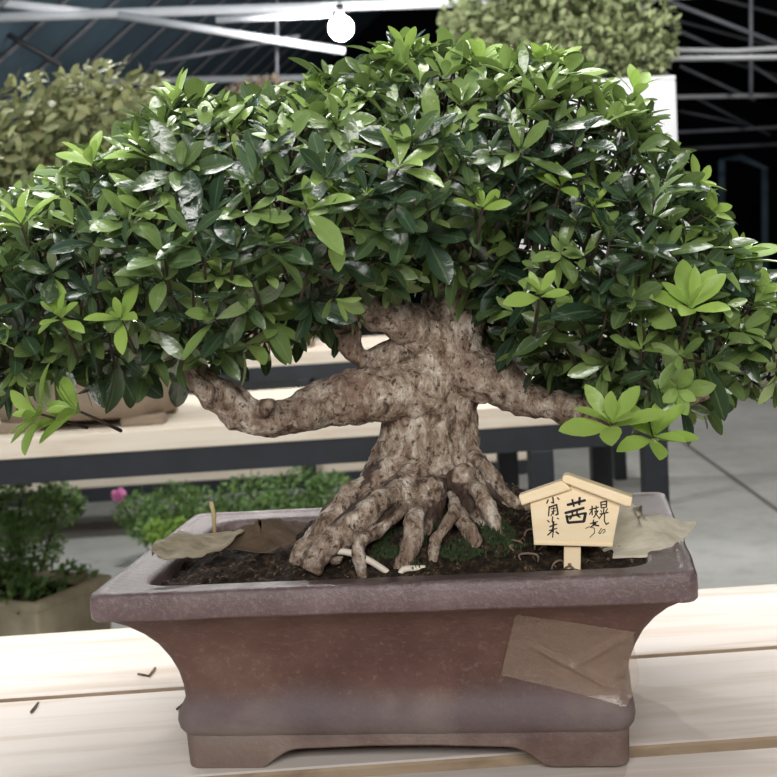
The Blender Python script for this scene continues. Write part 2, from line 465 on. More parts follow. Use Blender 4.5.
legs(t, [(x,4.45) for x in xs[1:]]+[(x,5.12) for x in xs]+[(-2.4,4.45)], -.11)

# ------------------------------------------------------------------ the bonsai pot
ROT = -.165
PW, PD = .458, .302
def rring(hw, hd, cr, z, ns=56, nc=6):
    """rounded rectangle about the pot centre (0, PD/2), counter-clockwise from the front left corner"""
    out = []
    cs = [(-1,-1,PI), (1,-1,1.5*PI), (1,1,0), (-1,1,.5*PI)]
    for k, (sx, sy, a0) in enumerate(cs):
        cx, cy = sx*(hw-cr), sy*(hd-cr)
        for i in range(nc+1):
            a = a0 + .5*PI*i/nc
            out.append(V((cx+cr*math.cos(a), PD/2+cy+cr*math.sin(a), z)))
        nx = cs[(k+1) % 4]; a = nx[2]
        p0 = out[-1]; p1 = V((nx[0]*(hw-cr)+cr*math.cos(a), PD/2+nx[1]*(hd-cr)+cr*math.sin(a), z))
        for i in range(1, ns): out.append(p0.lerp(p1, i/ns))
    return out
def warp(p): return V((p[0], p[1], p[2]*(1+.09*p[0])))
def loft(rows, cap0=False, cap1=False):
    b = MB(); n = None; vs = []; fs = []
    for ins, z, cr in rows:
        r = rring(PW/2-ins, PD/2-ins, cr, z); n = len(r)
        for p in r:
            q = warp(p); vs.append(q + V((noise.noise(q*25), noise.noise(q*25+V((9,0,0))), noise.noise(q*25+V((0,9,0)))*.5))*.0008)
    for i in range(len(rows)-1):
        for k in range(n): fs.append((i*n+k, i*n+(k+1)%n, (i+1)*n+(k+1)%n, (i+1)*n+k))
    if cap0: fs.append(tuple(range(n-1,-1,-1)))
    b.add(vs, fs); return b
PROFILE = [(.0535,.044),(.0505,.0465),(.0475,.052),(.0463,.059),(.0470,.066),(.0500,.0725),(.0522,.078),(.0515,.086),(.0490,.096),(.0445,.106),(.0385,.116),(.0300,.1255),(.0200,.1335),(.0100,.139),(.004,.1415)]
PROFILE = [(a, .0265+(z-.044)*.93 if z < .078 else .0581+(z-.078)*1.3134) for a, z in PROFILE]
def front_inset(z):
    for (a, za), (c, zc) in zip(PROFILE, PROFILE[1:]):
        if za <= z <= zc: return a + (c-a)*(z-za)/(zc-za)
    return PROFILE[0][0] if z < .03 else PROFILE[-1][0]
pot = thing('bonsai_pot', (-.003,0,0), 'large rectangular purple-brown clay bonsai pot on the near bench', 'bonsai pot', ROT, 'clay bonsai pots')
# skirt: four feet and the scooped aprons between them
INS, RIN = .0515, .014
outer = rring(PW/2-INS, PD/2-INS, .012, 0); inner = rring(PW/2-INS-RIN, PD/2-INS-RIN, .004, 0); N = len(outer)
side = 22+6   # vertices per side + corner
def zbot(i):
    p = outer[i]; hw, hd = PW/2-INS, PD/2-INS
    dx, dy = hw-abs(p.x), hd-abs(p.y-PD/2)
    d, f = (dx, .064) if dy < dx else (dy, .05)
    q = min(1, max(0, (d-f)/.030)); q = q*q*(3-2*q)*.45+(1-(1-q)**2.4)*.55
    return q*.0160 + .0020*min(1, max(0, (d-f-.03)/.06))
feet = [[], [], [], []]; apron = []
for i in range(N):
    j = (i+1) % N
    zi, zj = zbot(i), zbot(j)
    c = 0 if outer[i].x < 0 else 1
    if outer[i].y > PD/2: c = 3-c
    (feet[c] if min(zi, zj) < .004 else apron).append(i)
def skirt(idx, b):
    for i in idx:
        j = (i+1) % N; zi, zj = zbot(i), zbot(j)
        o0, o1, n0, n1 = outer[i], outer[j], inner[i], inner[j]
        up = .0285; e = .0015
        P = lambda p, z: warp(V((p.x, p.y, z)))
        lean = lambda p, z: P(p.lerp(V((0,PD/2,0)), .006*(1-z/.0285)), z)
        b.add([lean(o0,zi+e), lean(o1,zj+e), P(o1,up), P(o0,up), P(o0.lerp(n0,.12),zi), P(o1.lerp(n1,.12),zj), P(n0,zi), P(n1,zj), P(n0,up), P(n1,up)],
              [(0,1,2,3), (4,5,1,0), (6,7,5,4), (8,9,7,6), (3,2,9,8)])
b = loft([(.06,.0268,.02)] + [(a, z, .014 - .006*min(1, max(0,(z-.1)/.04))) for a, z in PROFILE], cap0=True)
skirt(apron, b)
b.build('body', M['pot'], pot, local=True)
for c in range(4):
    b = MB(); skirt(feet[c], b)
    o = b.build('foot', M['pot'], pot, local=True)
for o in pot.children:
    if o.name.startswith('foot') or o.name.startswith('body'):
        bm = bmesh.new(); bm.from_mesh(o.data); bmesh.ops.remove_doubles(bm, verts=bm.verts, dist=.0002)
        for e in bm.edges:
            if len(e.link_faces) == 2 and e.calc_face_angle(0) > .7: e.smooth = False
        bm.to_mesh(o.data); bm.free()
b = loft([(.005,.1405,.008),(.0022,.1402,.010),(.0004,.1425,.010),(0,.150,.010),(.0002,.1585,.010),(.0014,.1612,.010),(.0034,.1624,.010),(.0088,.1624,.008),(.0108,.1612,.008),(.0125,.1606,.008),
          (.029,.1604,.022),(.0315,.1596,.024),(.0332,.157,.026),(.0338,.152,.027),(.034,.139,.027)])
rim = b.build('rim', M['pot_rim'], pot, local=True)
# clear tape stuck on the right of the front, its loose end standing out past the corner
b = MB(); nu, nv = 60, 36
TL, TR, BL, BR = V((.096,0,.131)), V((.183,0,.110)), V((.081,0,.075)), V((.174,0,.049))
vs = []
for j in range(nv+1):
    for i in range(nu+1):
        u, v = i/nu, j/nv
        p = TL.lerp(TR,u).lerp(BL.lerp(BR,u), v)
        if u > .8: p.x += .009*((u-.8)/.2)*math.sin(PI*v**1.8)
        y = front_inset(p.z) - .0012
        lim = PW/2-front_inset(p.z)-.006
        cr = noise.noise(V((p.x*55, p.z*55, 3)))
        y -= .0016*max(0, cr)*(.4+u)
        for ca, cb in ((V((.105,.100)), V((.165,.062))), (V((.135,.080)), V((.180,.108)))):     # two creases
            w2 = V((p.x, p.z)); ln = cb-ca; tt = max(0, min(1, (w2-ca).dot(ln)/ln.length_squared)); dd = (w2-ca-ln*tt).length
            y -= .0035*math.exp(-(dd/.0022)**2)*math.sin(PI*tt)**.5
        if p.x > lim: y += (p.x-lim)*.35 - .003*noise.noise(p*170)
        vs.append(warp(V((p.x, y, p.z))))
fs = [(j*(nu+1)+i, j*(nu+1)+i+1, (j+1)*(nu+1)+i+1, (j+1)*(nu+1)+i) for j in range(nv) for i in range(nu)]
b.add(vs, fs); o = b.build('tape', M['tape'], pot, local=True); tag(o, 'crinkled clear tape stuck across the right front of the pot')

def R(x, y, z): return Matrix.Rotation(ROT, 3, 'Z') @ V((x, y, z))
# ------------------------------------------------------------------ soil, moss and litter
TX, TY = .035, .155          # trunk centre in the pot's frame
def soil_z(x, y):
    d = math.hypot((x-TX)/1.35, (y-TY)/1.0)
    m = .053*math.exp(-(d/.092)**2)
    e = min(PW/2-.036-abs(x), PD/2-.036-abs(y-PD/2))
    p = V((x, y, 0))
    return .147*(1+.09*x) + m + .0055*noise.noise(p*45) + .004*noise.noise(p*120) + .006*min(1, max(0, e/.05))
b = MB(); nx, ny = 110, 66; hx, hy = PW/2-.0335, PD/2-.0335
vs = []
for j in range(ny+1):
    for i in range(nx+1):
        x = -hx+2*hx*i/nx; yy = -hy+2*hy*j/ny
        k = .026                                         # round the corners off
        ax, ay = abs(x)-(hx-k), abs(yy)-(hy-k)
        if ax > 0 and ay > 0:
            l = max(ax, ay)/math.hypot(ax, ay)
            x = math.copysign(hx-k+ax*l, x); yy = math.copysign(hy-k+ay*l, yy)
        vs.append((x, yy+PD/2, soil_z(x, yy+PD/2)))
b.add(vs, [(j*(nx+1)+i, j*(nx+1)+i+1, (j+1)*(nx+1)+i+1, (j+1)*(nx+1)+i) for j in range(ny) for i in range(nx)])
so = b.build('potting_soil', M['soil']); so.rotation_euler.z = ROT; so.location.x = -.003
tag(so, 'dark crumbly soil filling the brown bonsai pot', 'soil', kind='stuff')
b = MB(); rnd = random.Random(3)
for k in range(700):
    x = rnd.uniform(-hx+.004, hx-.004); yy = PD/2+rnd.uniform(-hy+.004, hy-.004)
    z = soil_z(x, yy)
    a = rnd.random()*PI; d = V((math.cos(a), math.sin(a), rnd.uniform(-.4,.5)))
    L = rnd.uniform(.002,.007); s = V((-d.y, d.x, rnd.uniform(-.3,.3)))*rnd.uniform(.0005,.0013)
    o = V((x, yy, z+.001)); mid = o+d*L*.5+V((0,0,.0015))
    b.add([o-s*.2, o+s*.2, mid+s, mid-s, o+d*L+s*.2, o+d*L-s*.2], [(0,1,2,3),(3,2,4,5)])
lo = b.build('bark_litter', M['litter'], solid=.0006); lo.rotation_euler.z = ROT; lo.location.x = -.003
tag(lo, 'brown crumbs and dead fibres strewn over the soil in the pot', 'litter', kind='stuff')
b = MB()
for k in range(3200):
    a = rnd.random()*2*PI; r = rnd.random()**.6
    cxy = rnd.choice([(.03,.07,.035,.026),(.062,.078,.035,.026),(.0,.08,.025,.02),(.092,.09,.025,.022)])
    x = cxy[0]+math.cos(a)*r*cxy[2]; yy = cxy[1]+math.sin(a)*r*cxy[3]
    if yy < .039 or noise.noise(V((x*55, yy*55, 2.2))) < -.02: continue
    z = soil_z(x, yy)
    o = V((x, yy, z-.001)); tip = o+V((rnd.gauss(0,.0015), rnd.gauss(0,.0015)-.0008, rnd.uniform(.003,.0065)))
    s = V((rnd.gauss(0,1), rnd.gauss(0,1), 0)).normalized()*.0011; s2 = V((-s.y, s.x, 0))
    b.add([o-s, o+s, o+s2, tip], [(0,1,3),(1,2,3),(2,0,3)])
mo = b.build('moss', M['moss']); mo.rotation_euler.z = ROT; mo.location.x = -.003
tag(mo, 'dark green moss around the front roots of the bonsai', 'moss', kind='stuff')

# ------------------------------------------------------------------ the bonsai tree
base = V((.0557,.15,.15))
tree = thing('bonsai_tree', base, 'old azalea bonsai with thick gnarled trunk and broad green crown in the near pot', 'bonsai')
ED = [(-0.0651,0.16,0.1561),(0.1327,0.16,0.1427),(-0.0527,0.16,0.1745),(0.1242,0.16,0.1626),(-0.0371,0.16,0.1909),(0.1129,0.16,0.1809),(-0.024,0.16,0.2074),(0.1018,0.16,0.1991),(-0.0127,0.16,0.2249),(0.0958,0.16,0.2178),(-0.0011,0.16,0.2466),(0.091,0.16,0.2406),(0.0072,0.16,0.2702),(0.0914,0.16,0.2648),(0.0143,0.16,0.2903),(0.0942,0.16,0.2852),(0.0233,0.16,0.3119),(0.0971,0.16,0.3073),(0.0313,0.16,0.3335),(0.099,0.16,0.3293),(0.0418,0.16,0.3532),(0.1001,0.16,0.3496),(0.0515,0.16,0.3745),(0.1004,0.16,0.3715),(0.0563,0.16,0.4003),(0.1001,0.16,0.3976),(0.063,0.16,0.4291),(0.0982,0.16,0.427),(0.0698,0.16,0.4619),(0.0966,0.16,0.4604),(0.0767,0.16,0.4945),(0.0933,0.16,0.4936)]
rows = []
for a, c in zip(ED[::2], ED[1::2]): rows.append(((a[0]+c[0])/2, (a[2]+c[2])/2, (c[0]-a[0])/2))
rows.insert(0, (rows[0][0], rows[0][1]-.03, rows[0][2]*1.08))
def crom(A, t):
    n = len(A)-1; f = t*n; i = min(int(f), n-1); f -= i
    g = lambda k: A[max(0, min(n, k))]
    return [.5*(2*g(i)[k]+(g(i+1)[k]-g(i-1)[k])*f+(2*g(i-1)[k]-5*g(i)[k]+4*g(i+1)[k]-g(i+2)[k])*f*f+(3*g(i)[k]-g(i-1)[k]-3*g(i+1)[k]+g(i+2)[k])*f**3) for k in range(3)]
PXM = 1/1190.0
def fused(parts, name, m, parent, voxel, amp):
    """several overlapping closed shells grown together into one skin, then roughened"""
    o = parts.build(name, m)
    md = o.modifiers.new('r', 'REMESH'); md.mode = 'VOXEL'; md.voxel_size = voxel
    sm = o.modifiers.new('s', 'SMOOTH'); sm.iterations = 7; sm.factor = .6
    me = bpy.data.meshes.new_from_object(o.evaluated_get(bpy.context.evaluated_depsgraph_get()))
    bpy.data.objects.remove(o)
    nv = len(me.vertices); co = [0.0]*(nv*3); no = [0.0]*(nv*3)
    me.vertices.foreach_get('co', co); me.vertices.foreach_get('normal', no)
    for i in range(nv):
        p = V(co[3*i:3*i+3])
        q = V((p.x, p.y, p.z*.5))
        r1 = 1-abs(noise.noise(V((p.x*42, p.y*42, p.z*14))))*2      # ridges running with the grain
        d = amp*(.8*noise.noise(q*42)+.4*r1+.75*noise.noise(p*100)+.45*noise.noise(p*220))
        for k in range(3): co[3*i+k] += no[3*i+k]*d
    me.vertices.foreach_set('co', co); me.update()
    me.materials.clear(); me.materials.append(m); me.polygons.foreach_set('use_smooth', [True]*len(me.polygons))
    me.name = name
    o = link(bpy.data.objects.new(name, me)); o.parent = parent
    o.matrix_parent_inverse = Matrix.LocRotScale(parent.location, parent.rotation_euler, None).inverted()
    return o
b = MB(); NR, NS = 60, 40; vs = []
for j in range(NR+1):
    cx, z, r = crom(rows, j/NR)
    for k in range(NS):
        a = 2*PI*k/NS
        vs.append(V((cx+math.cos(a)*r*.93, .16+math.sin(a)*r*.78, z)))
fs = [(j*NS+k, j*NS+(k+1)%NS, (j+1)*NS+(k+1)%NS, (j+1)*NS+k) for j in range(NR) for k in range(NS)]
fs += [tuple(NR*NS+k for k in range(NS)), tuple(range(NS-1,-1,-1))]
b.add(vs, fs)
def flare(path, rad): b.tube(path, [r*PXM for r in rad], 14, 0, 40, 5)
flare([(0.0223,0.145,0.2345),(0.0056,0.13,0.2169),(-0.0153,0.115,0.2043),(-0.0359,0.105,0.1902),(-0.0533,0.1,0.1726),(-0.0671,0.095,0.1573)], [13,16,17,15,12,8])
flare([(0.0355,0.12,0.2251),(0.019,0.105,0.2081),(-0.0032,0.088,0.199),(-0.0265,0.076,0.1852),(-0.0448,0.068,0.1706)], [13,18,19,16,11])
flare([(0.0444,0.11,0.2179),(0.0396,0.1,0.2019),(0.0297,0.085,0.186),(0.0214,0.07,0.1664)], [15,18,15,8])
flare([(0.0665,0.115,0.2239),(0.0744,0.105,0.2044),(0.0835,0.092,0.1874),(0.0942,0.082,0.166)], [13,14,12,9])
flare([(0.0765,0.145,0.2353),(0.0863,0.135,0.2158),(0.1007,0.122,0.1986),(0.1203,0.112,0.185),(0.1352,0.105,0.1729)], [12,12,10,8,6])
flare([(0.0769,0.2,0.2132),(0.1003,0.22,0.1762),(0.1256,0.24,0.1377)], [16,15,11])
flare([(0.0294,0.21,0.2147),(0.0028,0.23,0.1807),(-0.0312,0.245,0.1472)], [16,15,11])
flare([(0.0557,0.21,0.2356),(0.0568,0.24,0.1846),(0.0572,0.26,0.1331)], [22,18,13])
flare([(0.0576,0.15,0.2852),(0.0237,0.142,0.2882),(-0.0116,0.13,0.2885),(-0.039,0.12,0.2847)], [32,31,26,22])
flare([(0.06,0.15,0.329),(0.0307,0.13,0.3471),(0.0089,0.12,0.3571)], [24,20,15])
flare([(0.0712,0.15,0.3013),(0.101,0.14,0.2953),(0.1225,0.13,0.2824)], [30,24,18])
flare([(0.0783,0.17,0.3222),(0.1079,0.19,0.3189),(0.1346,0.2,0.3368)], [22,17,13])
trunk = fused(b, 'trunk', M['bark'], tree, .0021, .0034)
def branch(path, rad, name='branch', m='bark_plain', amp=.0042, n=30, sub=14, fq=60):
    b = MB(); b.tube(path, [r*PXM for r in rad], n, amp, fq, sub); return b.build(name, M[m], tree)
# lowest left limb with its elbow and stub
branch([(0.0448,0.15,0.2835),(0.0169,0.14,0.2889),(-0.0141,0.13,0.2886),(-0.0431,0.12,0.2842),(-0.0678,0.115,0.2781),(-0.0904,0.11,0.2761),(-0.1087,0.105,0.2861),(-0.1201,0.1,0.2995),(-0.1315,0.1,0.3075),(-0.1477,0.1,0.3254),(-0.1725,0.09,0.3437)], [28,28,25,22,19,17,18,17,14,10,7])
branch([(-0.0926,0.1,0.2824),(-0.085,0.09,0.2896),(-0.0789,0.084,0.2931)], [8,7,4], 'stub', n=16)
branch([(-0.1203,0.1,0.2971),(-0.1317,0.085,0.3043),(-0.1364,0.08,0.3083)], [11,9,6], 'stub', n=16)
# upper left limbs
branch([(0.0603,0.15,0.3332),(0.0307,0.13,0.3471),(0.0064,0.12,0.3572),(-0.0114,0.11,0.3725),(-0.0239,0.1,0.3895),(-0.0494,0.09,0.4186),(-0.0819,0.08,0.4473)], [22,19,16,15,14,11,7])
branch([(0.0476,0.16,0.3206),(0.0215,0.14,0.3238),(0.0001,0.13,0.3176),(-0.0118,0.125,0.3253),(-0.0164,0.12,0.344),(-0.0297,0.12,0.3651),(-0.0616,0.13,0.3789),(-0.1107,0.14,0.3898)], [18,13,11,11,10,9,8,6])
# right limb
branch([(0.0754,0.15,0.301),(0.101,0.14,0.2953),(0.1184,0.13,0.2835),(0.1414,0.12,0.2732),(0.1723,0.11,0.2667),(0.203,0.1,0.2651),(0.2374,0.09,0.2699),(0.2742,0.09,0.2837)], [26,23,19,16,14,12,10,7])
branch([(0.0826,0.17,0.3219),(0.1079,0.19,0.3189),(0.1346,0.2,0.3368),(0.1726,0.21,0.3578),(0.2247,0.2,0.3769),(0.2817,0.18,0.391)], [24,18,15,12,9,6])
# limbs inside the crown
branch([(0.0766,0.16,0.3864),(0.0876,0.12,0.4267),(0.1103,0.09,0.4636),(0.1416,0.08,0.4918)], [20,15,11,6], m='bark_plain', n=14)
branch([(0.0775,0.16,0.4032),(0.0498,0.14,0.4539),(0.0191,0.13,0.4953),(-0.0117,0.12,0.5199)], [18,14,10,6], m='bark_plain', n=14)
branch([(0.0779,0.17,0.3947),(0.1092,0.24,0.446),(0.153,0.28,0.491),(0.1948,0.3,0.518)], [18,13,10,6], m='bark_plain', n=14)
branch([(0.068,0.17,0.3698),(0.0257,0.24,0.4063),(-0.0349,0.28,0.456),(-0.1073,0.29,0.4883)], [18,14,10,6], m='bark_plain', n=14)
branch([(0.082,0.16,0.486),(0.0906,0.17,0.5194),(0.0986,0.17,0.5437)], [11,8,5], m='bark_plain', n=12)
# surface roots
RO = [([(-0.0214,0.108,0.2127),(-0.0388,0.098,0.1944),(-0.0542,0.09,0.1791),(-0.0643,0.086,0.17),(-0.0695,0.08,0.1612)], [9,11,11,10,8]),
      ([(0.0003,0.076,0.2092),(-0.0205,0.07,0.1942),(-0.0377,0.064,0.1822),(-0.0508,0.06,0.1729),(-0.0577,0.056,0.1616)], [11,13,13,12,8]),
      ([(0.0172,0.075,0.2003),(-0.0028,0.064,0.1887),(-0.0157,0.057,0.1839),(-0.0194,0.052,0.1758),(-0.0172,0.05,0.1619),(-0.0163,0.048,0.1513)], [5,6,7,6,5,4]),
      ([(0.0279,0.07,0.1982),(0.0253,0.062,0.1864),(0.0211,0.056,0.1737),(0.0155,0.052,0.1623),(0.0131,0.048,0.1508)], [9,10,9,8,5]),
      ([(0.0599,0.072,0.2012),(0.0514,0.062,0.1911),(0.0426,0.055,0.182),(0.0384,0.05,0.1692),(0.0398,0.047,0.1556),(0.0399,0.045,0.1466)], [5,5,6,5,5,4]),
      ([(0.0856,0.122,0.2282),(0.0975,0.118,0.2113),(0.1094,0.113,0.1964),(0.1231,0.108,0.1873),(0.1341,0.102,0.1778)], [7,7,6,5,3]),
      ([(0.0811,0.088,0.2097),(0.0873,0.08,0.1929),(0.0939,0.075,0.1757),(0.1006,0.07,0.1634),(0.1059,0.066,0.1527)], [8,9,8,7,5]),
      ([(0.0641,0.072,0.1913),(0.0721,0.064,0.1764),(0.0833,0.058,0.1611)], [8,8,5])]
for path, rad in RO:
    p0, p1 = V(path[0]), V(path[1]); path = [V((p0.x+(.0557-p0.x)*.4, p0.y+.03, p0.z+.006))]+path; rad = [rad[0]*.8]+rad
    branch(path, rad, 'root', 'root', .003, 22, 10, 85)

rnd = random.Random(11)
for k in range(9):
    x = rnd.uniform(.085, .135); yl = rnd.uniform(.05, .085); a = rnd.uniform(-.6,.6)
    o = R(x, yl, soil_z(x, yl)); d = R(math.cos(a), math.sin(a), 0)*rnd.uniform(.008,.016); h = rnd.uniform(.001,.006); sd = V((rnd.gauss(0,.003), rnd.gauss(0,.003), 0))
    b = MB(); b.tube([o-V((0,0,.003)), o+d*.3+V((0,0,h*.8))+sd, o+d*.6+V((0,0,h))-sd*.6, o+d+V((0,0,-.003))], [.0006,.0009,.0009,.0006], 6, sub=4)
    b.build('root', M['fibre'], tree)

# crown: every shoot is a whorl of blades on a thin twig
OUT = [(p[0], p[2]) for p in [(-0.3268,0.16,0.4562),(-0.3055,0.16,0.4632),(-0.2735,0.16,0.4531),(-0.2462,0.16,0.4638),(-0.2253,0.16,0.4856),(-0.1884,0.16,0.4834),(-0.1609,0.16,0.5178),(-0.1232,0.16,0.5255),(-0.0863,0.16,0.5218),(-0.0525,0.16,0.5313),(-0.023,0.16,0.5394),(-0.0024,0.16,0.5382),(0.0193,0.16,0.5533),(0.0447,0.16,0.5616),(0.0733,0.16,0.5552),(0.106,0.16,0.5436),(0.1351,0.16,0.542),(0.16,0.16,0.539),(0.182,0.16,0.5247),(0.2031,0.16,0.5104),(0.2264,0.16,0.5041),(0.2375,0.16,0.487),(0.2419,0.16,0.4685),(0.2514,0.16,0.4514),(0.2641,0.16,0.4289),(0.2769,0.16,0.4064),(0.2948,0.16,0.3801),(0.3163,0.16,0.355),(0.3605,0.16,0.337),(0.3683,0.16,0.3049),(0.3545,0.16,0.2756),(0.3157,0.16,0.2798),(0.2917,0.16,0.2865),(0.2721,0.16,0.2679),(0.2417,0.16,0.2612),(0.2161,0.16,0.2689),(0.1908,0.16,0.2817),(0.1612,0.16,0.2896),(0.1362,0.16,0.3048),(0.1101,0.16,0.3295),(0.0998,0.16,0.3598),(0.0762,0.16,0.3781),(0.0473,0.16,0.3899),(0.0174,0.16,0.3833),(-0.003,0.16,0.3677),(-0.0183,0.16,0.3518),(-0.0463,0.16,0.3501),(-0.0663,0.16,0.3531),(-0.0894,0.16,0.3359),(-0.115,0.16,0.3307),(-0.1298,0.16,0.3249),(-0.1594,0.16,0.3217),(-0.189,0.16,0.3201),(-0.2182,0.16,0.322),(-0.2469,0.16,0.3288),(-0.2808,0.16,0.3242),(-0.3065,0.16,0.3174),(-0.3434,0.16,0.3239)]]
def inside(x, z):
    c = False; n = len(OUT)
    for i in range(n):
        (xa, za), (xb, zb) = OUT[i], OUT[i-1]
        if (za > z) != (zb > z) and x < (xb-xa)*(z-za)/(zb-za)+xa: c = not c
    return c
def edge(x, z):
    best = 9; g = None; n = len(OUT)
    for i in range(n):
        a = V(OUT[i]); c = V(OUT[i-1]); p = V((x, z)); ac = c-a
        t = max(0, min(1, (p-a).dot(ac)/ac.length_squared)); q = a+ac*t; d = (p-q).length
        if d < best: best = d; g = (q-p)/max(d, 1e-6)
    return best, g
X0, X1 = min(p[0] for p in OUT), max(p[0] for p in OUT); Z0, Z1 = min(p[1] for p in OUT), max(p[1] for p in OUT)
def thick(d, x):
    q = min(1, d/.10); return (.165 - .25*max(0, abs(x-.03)-.2))*math.sqrt(max(0, 1-(1-q)**2))
fol = MB(); tw = MB(); shoots = []
def try_shoots(count, layer, mind):
    got = 0; tries = 0; pts = []
    while got < count and tries < count*60:
        tries += 1
        x = random.uniform(X0, X1); z = random.uniform(Z0, Z1)
        if not inside(x, z): continue
        d, g = edge(x, z); T = thick(d, x)
        lump = .042*noise.noise(V((x*13, z*13, 1.3+layer))) + .015*noise.noise(V((x*34, z*34, 4.3)))
        yy = .16 + {0: -T, 1: T, 2: random.uniform(-.75,.75)*T}[layer] + (lump if layer < 2 else 0) + random.uniform(0,.018)*(1 if layer == 0 else -1)
        p = V((x, yy, z))
        if any((p-q).length < mind for q in pts): continue
        pts.append(p); got += 1
        e = max(0, 1-d/.07)
        front = {0: -1, 1: 1, 2: 0}[layer]
        ax = V((g[0]*e*1.1, front*(1-.6*e)*.75, g[1]*e*1.1)) + V((0,0,.8)) + rv(.28)
        low = z < .27 and d < .05 and g[1] < -.3
        if low: ax += V((0,-.35,.15))
        ax.normalize()
        top = max(0, (z-.42)/.2)
        young = random.choice((0,0,0,.03,.1,.2,.35,.5,.75)) if layer < 2 else 0
        if top > .3 and d < .05 and random.random() < .5: young = max(young, random.uniform(.3,.8))
        col = .45+.5*noise.noise(V((x*9,z*9,5)))
        whorl(fol, p, ax, random.choice((5,6,6,7,8)), random.choice((.024,.029,.032,.035,.038,.041))*(1.08 if layer == 0 else 1), col, young, wl=random.uniform(.31,.42))
        tw.tube([p-ax*.022+V((0,.012*(-front),-.006)), p-ax*.010, p+ax*.004], [.0012,.0011,.0008], 5)
try_shoots(470, 0, .0185)
try_shoots(560, 2, .0145)
try_shoots(300, 1, .019)
fo = fol.build('foliage', M['leaf'], tree); fo['kind'] = 'stuff'
to = tw.build('twigs', M['twig'], tree); to['kind'] = 'stuff'
# the bright new shoots that stand out of the crown
NEW = [(0.1759,0.02,0.2648),(0.2079,0.03,0.2522),(0.2297,-0.01,0.3497),(0.2948,0.1,0.3806),(0.1515,0.1,0.538),(0.2247,0.12,0.5161),(-0.0128,0,0.4406),(-0.1361,0.1,0.5278),(-0.1992,0.06,0.4812),(-0.1555,0.05,0.4839),(-0.2471,0.02,0.4385),(-0.2258,0.07,0.2963),(-0.2221,0.01,0.3693),(-0.1773,0,0.3671),(0.0429,0.1,0.5532),(0.0975,0.08,0.5398),(0.0838,-0.01,0.4296),(0.1236,0,0.3659),(0.164,0,0.4252),(0.2568,0.08,0.4391),(0.253,0.04,0.4189),(-0.0269,0.1,0.5263),(0.1416,0,0.4422),(0.3094,0.08,0.35),(-0.252,0.06,0.2969)]
AX = [(-0.1, -0.5, 0.6), (0.1, -0.5, 0.5), (0, -0.55, 0.6), (0.55, -0.25, 0.7), (0, -0.1, 1), (0.1, -0.2, 1), (0, -0.6, 0.7), (-0.35, -0.2, 0.9), (-0.2, -0.3, 0.9), (0.1, -0.4, 0.9), (-0.1, -0.3, 0.9), (-0.6, -0.4, 0.35), (0, -0.6, 0.6), (0, -0.7, 0.5), (0, -0.1, 1), (0.1, -0.2, 1), (0.1, -0.6, 0.7), (0, -0.6, 0.6), (0, -0.6, 0.7), (0.6, -0.2, 0.5), (0.7, -0.2, 0.3), (-0.1, -0.2, 1), (0.1, -0.6, 0.7), (0.4, -0.4, 0.6), (-0.7, -0.5, 0.25)]
SZ = [0.044, 0.042, 0.044, 0.044, 0.037, 0.037, 0.032, 0.037, 0.037, 0.037, 0.038, 0.042, 0.032, 0.034, 0.037, 0.037, 0.026, 0.028, 0.026, 0.034, 0.034, 0.03, 0.026, 0.034, 0.04]
for p, a, s in zip(NEW, AX, SZ):
    b = MB(); a = V(a).normalized(); p = V(p)
    whorl(b, p, a, random.choice((6,7,7)) if s < .04 else 9, s, random.uniform(.2,.9), random.uniform(.1,.6), (.35,1.05), .38)
    o = b.build('young_shoot', M['young'], tree)
    back = V((0,.016,.018)) if p.z < .275 else -a*.03+V((0,.02,-.008))
    b = MB(); b.tube([p+back, p+back*.4, p+a*.004], [.0016,.0014,.001], 6); b.build('stem', M['twig'], o)
tree_shoots = [o for o in tree.children if o.name.startswith('young_shoot')]
for o in tree_shoots: o['label'] = 'bright yellow-green new shoot'

# ------------------------------------------------------------------ things lying in the pot
def sheet(name, pts, width, m, curl, seed, solid=.0008, lift=0.0):
    """a dried blade laid along a path, cupped and crinkled"""
    pts = [V(crom(pts, q/12)) for q in range(13)]; b = MB(); n = 22; k = 8; vs = []
    for i in range(n+1):
        t = i/n; f = t*(len(pts)-1); q = min(int(f), len(pts)-2); p = pts[q].lerp(pts[q+1], f-q)
        d = (pts[q+1]-pts[q]).normalized(); s = V((-d.y, d.x, 0)).normalized(); up = V((0,0,1))
        w = width*max(.02, math.sin(PI*min(1, max(0, t))**.85))**(.8 if t < .55 else 1.15)
        for j in range(k+1):
            u = j/k*2-1
            c = p + s*(u*w*.5) + up*(curl*w*u*u + lift*u*w + .0035*noise.noise(V((t*7, u*2.5, seed)))+.0015*noise.noise(V((t*22,u*6,seed))))
            vs.append(c)
    b.add(vs, [(i*(k+1)+j, i*(k+1)+j+1, (i+1)*(k+1)+j+1, (i+1)*(k+1)+j) for i in range(n) for j in range(k)])
    return b.build(name, M[m], solid=solid)
UP = lambda ps: [V(p)+V((0,0,.005)) for p in ps]
o = sheet('dry_leaf', [(-0.1835,0.0864,0.178),(-0.1664,0.0954,0.178),(-0.1417,0.1134,0.178),(-0.1137,0.1428,0.178)], .036, 'dry_grey', .05, 1.5, lift=.2)
tag(o, 'grey-tan dead leaf lying across the left rim of the pot', 'leaf', 'dead leaves in the bonsai pot')
o = sheet('dry_leaf', [(-0.1335,0.1398,0.168),(-0.0992,0.1298,0.168),(-0.07,0.1513,0.168),(-0.0467,0.1924,0.168)], .04, 'dry_brown', .25, 4.5, lift=.25)
tag(o, 'dark brown curled dead leaf beside the left roots of the bonsai', 'leaf', 'dead leaves in the bonsai pot')
